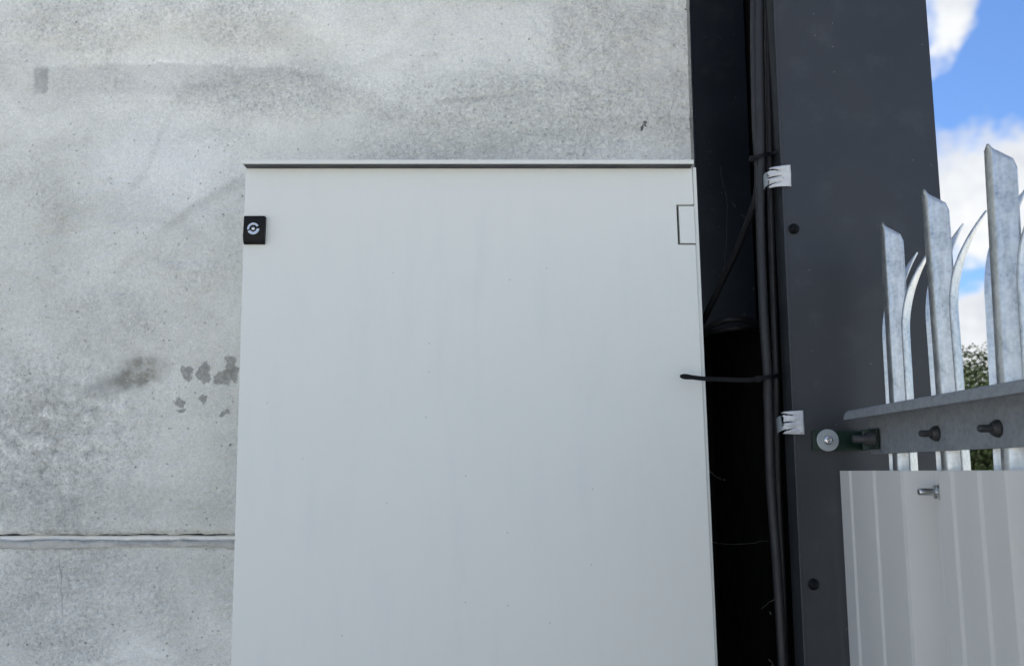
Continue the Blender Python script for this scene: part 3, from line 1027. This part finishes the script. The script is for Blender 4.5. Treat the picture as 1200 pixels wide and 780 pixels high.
def rail(name, z0, z1):
    bm = bmesh.new()
    # cross-section (x, z): web, root fillet, flange, turned-down lip
    t = 0.0055
    sec = [(RAIL_X, z0), (RAIL_X + t, z0), (RAIL_X + t, z1), (TOE_X + 0.003, z1), (TOE_X, z1 - 0.003), (TOE_X, z1 - LIP), (TOE_X + 0.004, z1 - LIP),
           (TOE_X + 0.005, z1 - t - 0.003), (TOE_X + 0.008, z1 - t), (RAIL_X - 0.008, z1 - t), (RAIL_X - 0.0025, z1 - t - 0.0025), (RAIL_X, z1 - t - 0.008)]
    rings = []
    for yy, rnd in ((Y_END, 0.012), (Y_END - 0.003, 0.005), (Y_END - 0.0075, 0.0015), (Y_END - 0.014, 0.0), (1.0, 0), (Y_NEAR, 0)):
        ring = []
        for i, (x, z) in enumerate(sec):
            if rnd and i in (3, 4):
                z -= rnd * 0.75
            if rnd and i == 2:
                z -= rnd * 0.2
            ring.append(bm.verts.new((x, yy, z)))
        rings.append(ring)
    n = len(sec)
    for a, c in zip(rings, rings[1:]):
        for i in range(n):
            bm.faces.new((a[i], a[(i + 1) % n], c[(i + 1) % n], c[i]))
    bm.faces.new(rings[0])
    bm.faces.new(rings[-1])
    return add(name, bm, M_RAIL, fence, bevel=0.0006)


rail('rail', ZR0, ZR1)
rail('rail', 0.28, 0.28 + (ZR1 - ZR0))


def pale_mesh(h_top):
    """W-section pale, local origin at the crown line on the ground; s runs along the fence (-Y), n inwards (-X)"""
    bm = bmesh.new()

    def V(s, n, z):
        return bm.verts.new((-n, -s, z))
    split = h_top - 0.185

    def strip(cols, tops, curl=None, zs=None):
        rows = 26
        grid = []
        for k in range(rows + 1):
            t = k / rows
            r = []
            for (s, n), zt in zip(cols, tops):
                z = split + (zt - split) * t
                s2, n2 = s, n
                if curl:
                    s2, n2 = curl(s, n, t)
                r.append(V(s2, n2, z))
            grid.append(r)
        base = [V(s, n, 0.03) for (s, n) in cols]
        grid.insert(0, base)
        for a, c in zip(grid, grid[1:]):
            for i in range(len(cols) - 1):
                bm.faces.new((a[i], a[i + 1], c[i + 1], c[i]))
    D = 0.0205
    centre = [(-0.0205, -D), (-0.0185, -D + 0.0025), (-0.0115, -0.0055), (-0.0092, -0.0016), (-0.0065, 0.0), (0.0, 0.0), (0.0065, 0.0), (0.0092, -0.0016), (0.0115, -0.0055), (0.0185, -D + 0.0025), (0.0205, -D)]
    strip(centre, [h_top - abs(s) * 1.0 - max(0, abs(s) - 0.009) * 0.55 - (0.007 if abs(s) > 0.02 else 0.0) for s, n in centre])
    for sg in (-1, 1):
        wing = [(sg * 0.0205, -D), (sg * 0.0240, -D + 0.0010), (sg * 0.0300, -D + 0.0080), (sg * 0.0350, -D + 0.0150)]
        tip = h_top - 0.038

        def curl(s, n, t, sg=sg):
            c = max(0.0, t - 0.10) / 0.90
            bend = -0.046 * c ** 2.0
            nar = 1.0 - 0.96 * max(0.0, (t - 0.45) / 0.55) ** 1.25
            sc = sg * 0.026
            nc = -D + 0.004
            return sc + (s - sc) * nar + sg * 0.005 * c * c, nc + (n - nc) * nar + bend
        strip(wing, [tip] * len(wing), curl)
    me = bpy.data.meshes.new('paling')
    bmesh.ops.remove_doubles(bm, verts=bm.verts, dist=0.00005)
    bm.to_mesh(me)
    bm.free()
    for p in me.polygons:
        p.use_smooth = True
    me.materials.append(M_GALV)
    return me


PALE_TOP = P(1157, 168, 1.0).z
pm = pale_mesh(PALE_TOP)
bolt_me = bpy.data.meshes.new('bolt')
bm = bmesh.new()
Mb = axis_matrix((0, 0, 0), (-1, 0, 0))
lathe(bm, [(0.0098, 0.0), (0.0098, 0.0024), (0.0080, 0.0058), (0.0066, 0.0078), (0.0060, 0.0082), (0.0043, 0.0082)], Mb, 20)
prof = []
for k in range(9):
    prof += [(0.0044, 0.0082 + k * 0.0015), (0.0036, 0.0090 + k * 0.0015)]
prof += [(0.0030, 0.0222), (0, 0.0222)]
lathe(bm, prof, Mb, 14)
bmesh.ops.recalc_face_normals(bm, faces=bm.faces)
bm.to_mesh(bolt_me)
bm.free()
bolt_me.materials.append(M_BOLT)
ZB = P(1098, 508, 1.145).z
for i in range(6):
    yy = 1.29 - 0.145 * i
    o = bpy.data.objects.new('paling', pm)
    col.objects.link(o)
    o.parent = fence
    o.matrix_parent_inverse = Matrix.Translation(-fence.location)
    lean = (0.008, -0.003, 0.026, 0.01, 0.0, 0.01)[i]
    o.location = (PALE_X + 0.0008 - lean * 1.52, yy, (-0.012, -0.009, 0.0, -0.004, 0.002, 0.0)[i])
    o.rotation_euler = (0, lean, random.uniform(-.03, .03))
    s = o.modifiers.new('thick', 'SOLIDIFY')
    s.thickness = 0.0026
    s.offset = 0
    o.modifiers.new('flat', 'WEIGHTED_NORMAL').keep_sharp = True
    if i == 0:
        continue           # the farthest pale is held by the bracket bolt
    b = bpy.data.objects.new('bolt', bolt_me)
    col.objects.link(b)
    b.parent = fence
    b.matrix_parent_inverse = Matrix.Translation(-fence.location)
    b.location = (RAIL_X - 0.0004, yy - 0.001, ZB + random.uniform(-.001, .001))
    b.rotation_euler = (random.uniform(0, 6), 0, 0)

# green strap bracket tying the rail to the column
bm = bmesh.new()
p0, p1 = P(952, 516, PIL_Y - 0.003), P(1012, 516, PIL_Y - 0.003)
zc = p0.z
path = [Vector((p0.x, PIL_Y - 0.0035, zc)), Vector((p1.x - 0.004, PIL_Y - 0.0035, zc)), Vector((p1.x, PIL_Y - 0.0055, zc)), Vector((RAIL_X - 0.012, PIL_Y - 0.046, zc)),
        Vector((RAIL_X - 0.0055, PIL_Y - 0.054, zc)), Vector((RAIL_X - 0.0045, PIL_Y - 0.062, zc)), Vector((RAIL_X - 0.0045, PIL_Y - 0.080, zc))]
strap(bm, path, 0.030, 0.004, Vector((0, 0, 1)))
br = add('bracket', bm, M_GREEN, fence, bevel=0.0008)
c = P(970.5, 515.5, PIL_Y - 0.008)
Mx = axis_matrix((c.x, PIL_Y - 0.0056, c.z), (0, -1, 0))


def sub(nm, bm, mat, parent, smooth=True, bevel=0.0):
    o = add(nm, bm, mat, None, smooth=smooth, bevel=bevel)
    o.parent = parent
    o.matrix_parent_inverse = parent.matrix_parent_inverse.copy() if False else Matrix()
    bpy.context.view_layer.update()
    o.matrix_parent_inverse = parent.matrix_world.inverted()
    return o


bm = bmesh.new()
lathe(bm, [(0.0168, 0), (0.0168, 0.0016), (0.0160, 0.0022), (0.0070, 0.0022), (0.0070, 0.001)], Mx, 36)
sub('washer', bm, M_WASH, br, smooth=False)
bm = bmesh.new()
lathe(bm, [(0.0074, 0.0010), (0.0074, 0.0030), (0.0066, 0.0052), (0.0050, 0.0066), (0.0036, 0.0070), (0.0033, 0.0070), (0.0030, 0.0040), (0.0016, 0.0040), (0.0014, 0.0062), (0, 0.0062)], Mx, 24)
sub('screw', bm, M_STEEL, br)
bm = bmesh.new()
cb = Vector((RAIL_X - 0.0065, PIL_Y - 0.070, zc))
Mx = axis_matrix(cb, (-1, 0, 0))
lathe(bm, [(0.0125, 0), (0.0125, 0.002), (0.0100, 0.003), (0.0092, 0.012), (0.0060, 0.013), (0.0056, 0.030), (0, 0.031)], Mx, 14)
sub('bolt', bm, M_BOLT, br)

# ------------------------------------------------------------------ light grey profiled sheet fixed below the rail
XS = P(984.5, 560, 1.378).x
ZS = P(1090, 551, 1.09).z
k_s = XS * F / math.cos(PITCH)


def ys(px):
    return k_s / (px - 600)


sheet = empty('profiled_sheet', (XS, 1.1, 0))
tag(sheet, 'light grey ribbed metal sheet fixed to the fence below the rail', 'metal sheet')
prof = [(XS, ys(984.5))]


def crown(edge, l1, d1, l2, d2, end):
    r = 0.0022
    q = []
    if edge is not None:
        q.append((XS, edge))
    for a_, b_ in ((l1, d1), (l2, d2)):
        q += [(XS, a_ + 0.004), (XS + r, a_ - 0.001), (XS + r, b_ + 0.001), (XS, b_ - 0.003)]
    q.append((XS, end))
    return q


prof += crown(None, ys(996), ys(1012), ys(1024), ys(1046), ys(1055))
DV = 0.034
e2 = ys(1100)
prof += [(XS + 0.0015, ys(1057.5)), (XS + DV - 0.002, ys(1055) - 0.026), (XS + DV, ys(1055) - 0.030), (XS + DV, e2 + 0.018), (XS + DV - 0.003, e2 + 0.014)]
prof += crown(e2, ys(1115), ys(1132), ys(1147), ys(1165), ys(1177))
pitch_y = e2 - ys(1177)
yv = ys(1177)
for rep in range(3):
    prof += [(XS + 0.0015, yv - 0.002), (XS + DV - 0.002, yv - 0.026), (XS + DV, yv - 0.030), (XS + DV, yv - 0.077), (XS + DV - 0.003, yv - 0.081)]
    e = yv - 0.095
    prof += crown(e, e - 0.03, e - 0.062, e - 0.09, e - 0.12, e - 0.142)
    yv = e - 0.142
prof = [p for p in prof if p[1] > 0.24]
bm = bmesh.new()
zz = [0.06, 0.6, 1.1, ZS - 0.2, ZS]
cols_ = [[bm.verts.new((x, y, z)) for z in zz] for x, y in prof]
for a, c in zip(cols_, cols_[1:]):
    for i in range(len(zz) - 1):
        bm.faces.new((a[i], a[i + 1], c[i + 1], c[i]))
add('sheet_panel', bm, M_SHEET, sheet, solid=0.0009)
bm = bmesh.new()
yb = 1.116
pb = P(1092, 576, yb)
Mx = axis_matrix((XS + DV - 0.0005, yb, pb.z), (-1, 0, 0))
lathe(bm, [(0.010, 0.006), (0.010, 0.0076), (0.0085, 0.0076), (0.0085, 0.0135), (0.0044, 0.0140), (0.0044, 0.0315), (0.0036, 0.0330), (0, 0.0330)], Mx, 18)
add('bolt', bm, M_STEEL, sheet, smooth=False, bevel=0.0003)

# ------------------------------------------------------------------ trees beyond the fence


def leaf_material():
    m, g, b, oc = new_mat('leaves')
    n = g.noise(oc, 1.4, 3.0)
    rnd = g.noise(oc, 9.0, 2.0)
    c = g.mix(n, (0.015, 0.029, 0.008), (0.034, 0.054, 0.015))
    c = g.mix(g.m('MULTIPLY', g.step(rnd, 0.5, 0.75), 0.35), c, (0.07, 0.09, 0.035))
    g.link(c, b.inputs['Base Color'])
    b.inputs['Roughness'].default_value = 0.75
    b.inputs['Specular IOR Level'].default_value = 0.15
    return m


M_LEAF = leaf_material()
M_BARK = plain('bark', (0.09, 0.075, 0.055), 0.9, var=0.35, scale=12, bump_s=0.8, bump_d=0.02)


def tree(base, height, spread, nleaf, label, seed):
    rr = random.Random(seed)
    root = empty('tree', base)
    tag(root, label, 'tree', 'trees beyond the fence')
    b0 = Vector(base)
    bm = bmesh.new()
    trunk_top = b0 + Vector((rr.uniform(-.2, .2), 0, height * 0.62))
    tube(bm, smooth_path([b0, b0 + Vector((0.05, 0, height * .3)), trunk_top], 6), lambda t: 0.13 * (1 - 0.6 * t), 10)
    tips = []
    for k in range(16):
        a = rr.uniform(0, 6.283)
        h0 = rr.uniform(0.12, 0.6) * height
        s0 = b0 + Vector((0.03, 0, h0))
        ln = spread * rr.uniform(0.55, 1.0)
        e = s0 + Vector((math.cos(a) * ln, math.sin(a) * ln, rr.uniform(0.15, 0.55) * height * 0.6))
        e.z = min(e.z, height * rr.uniform(0.75, 0.98))
        mid = (s0 + e) / 2 + Vector((rr.uniform(-.1, .1), rr.uniform(-.1, .1), 0.15))
        tube(bm, smooth_path([s0, mid, e], 5), lambda t: 0.045 * (1 - 0.8 * t), 7)
        tips += [mid, e, (mid + e) / 2]
        for q in range(3):
            e2_ = e + Vector((rr.uniform(-.5, .5), rr.uniform(-.5, .5), rr.uniform(-.1, .45)))
            tube(bm, [mid.lerp(e, rr.random()), e2_], lambda t: 0.014 * (1 - 0.7 * t), 5)
            tips.append(e2_)
    add('trunk', bm, M_BARK, root, smooth=True)
    verts, faces = [], []
    for k in range(nleaf):
        if k % 2:
            c = rr.choice(tips)
            p = c + Vector((rr.gauss(0, .22), rr.gauss(0, .22), rr.gauss(0, .15)))
        else:
            while True:
                q = Vector((rr.uniform(-1, 1), rr.uniform(-1, 1), rr.uniform(-1, 1)))
                if q.length < 1 and q.length > 0.35:
                    break
            q *= 1 + 0.10 * math.sin(5 * q.x + seed) * math.cos(6 * q.y)
            p = b0 + Vector((q.x * spread * 0.95, q.y * spread * 0.95, height * 0.53 + q.z * height * 0.46))
        if p.z < b0.z + 0.15:
            p.z = b0.z + rr.uniform(.15, .6)
        d = Vector((rr.uniform(-1, 1), rr.uniform(-1, 1), rr.uniform(-.7, .5))).normalized()
        sidev = d.cross(Vector((rr.uniform(-1, 1), rr.uniform(-1, 1), rr.uniform(.2, 1)))).normalized()
        L, wd_ = rr.uniform(.035, .065), rr.uniform(.014, .024)
        up = d.cross(sidev) * 0.012
        i0 = len(verts)
        verts += [p, p + d * L * .45 + sidev * wd_ + up, p + d * L, p + d * L * .45 - sidev * wd_ + up]
        faces += [(i0, i0 + 1, i0 + 2), (i0, i0 + 2, i0 + 3)]
    me = bpy.data.meshes.new('crown')
    me.from_pydata([tuple(v) for v in verts], [], faces)
    add('crown', me, M_LEAF, root)


TY = 13.0
t1 = P(1140, 409, TY)
tree((t1.x + 0.1, TY, 0), t1.z, 1.9, 60000, 'dark green leafy tree seen through the gap between two pales', 21)
t2 = P(1215, 440, TY + 1)
tree((t2.x + 1.0, TY + 1.4, 0), t2.z - 0.1, 1.7, 30000, 'lower dark green tree showing at the right behind the rail', 22)
t3 = P(1150, 420, TY + 4)
tree((t3.x + 0.3, TY + 4, 0), t3.z, 2.0, 40000, 'dark tree standing behind the leafy tree in the gap between two pales', 23)
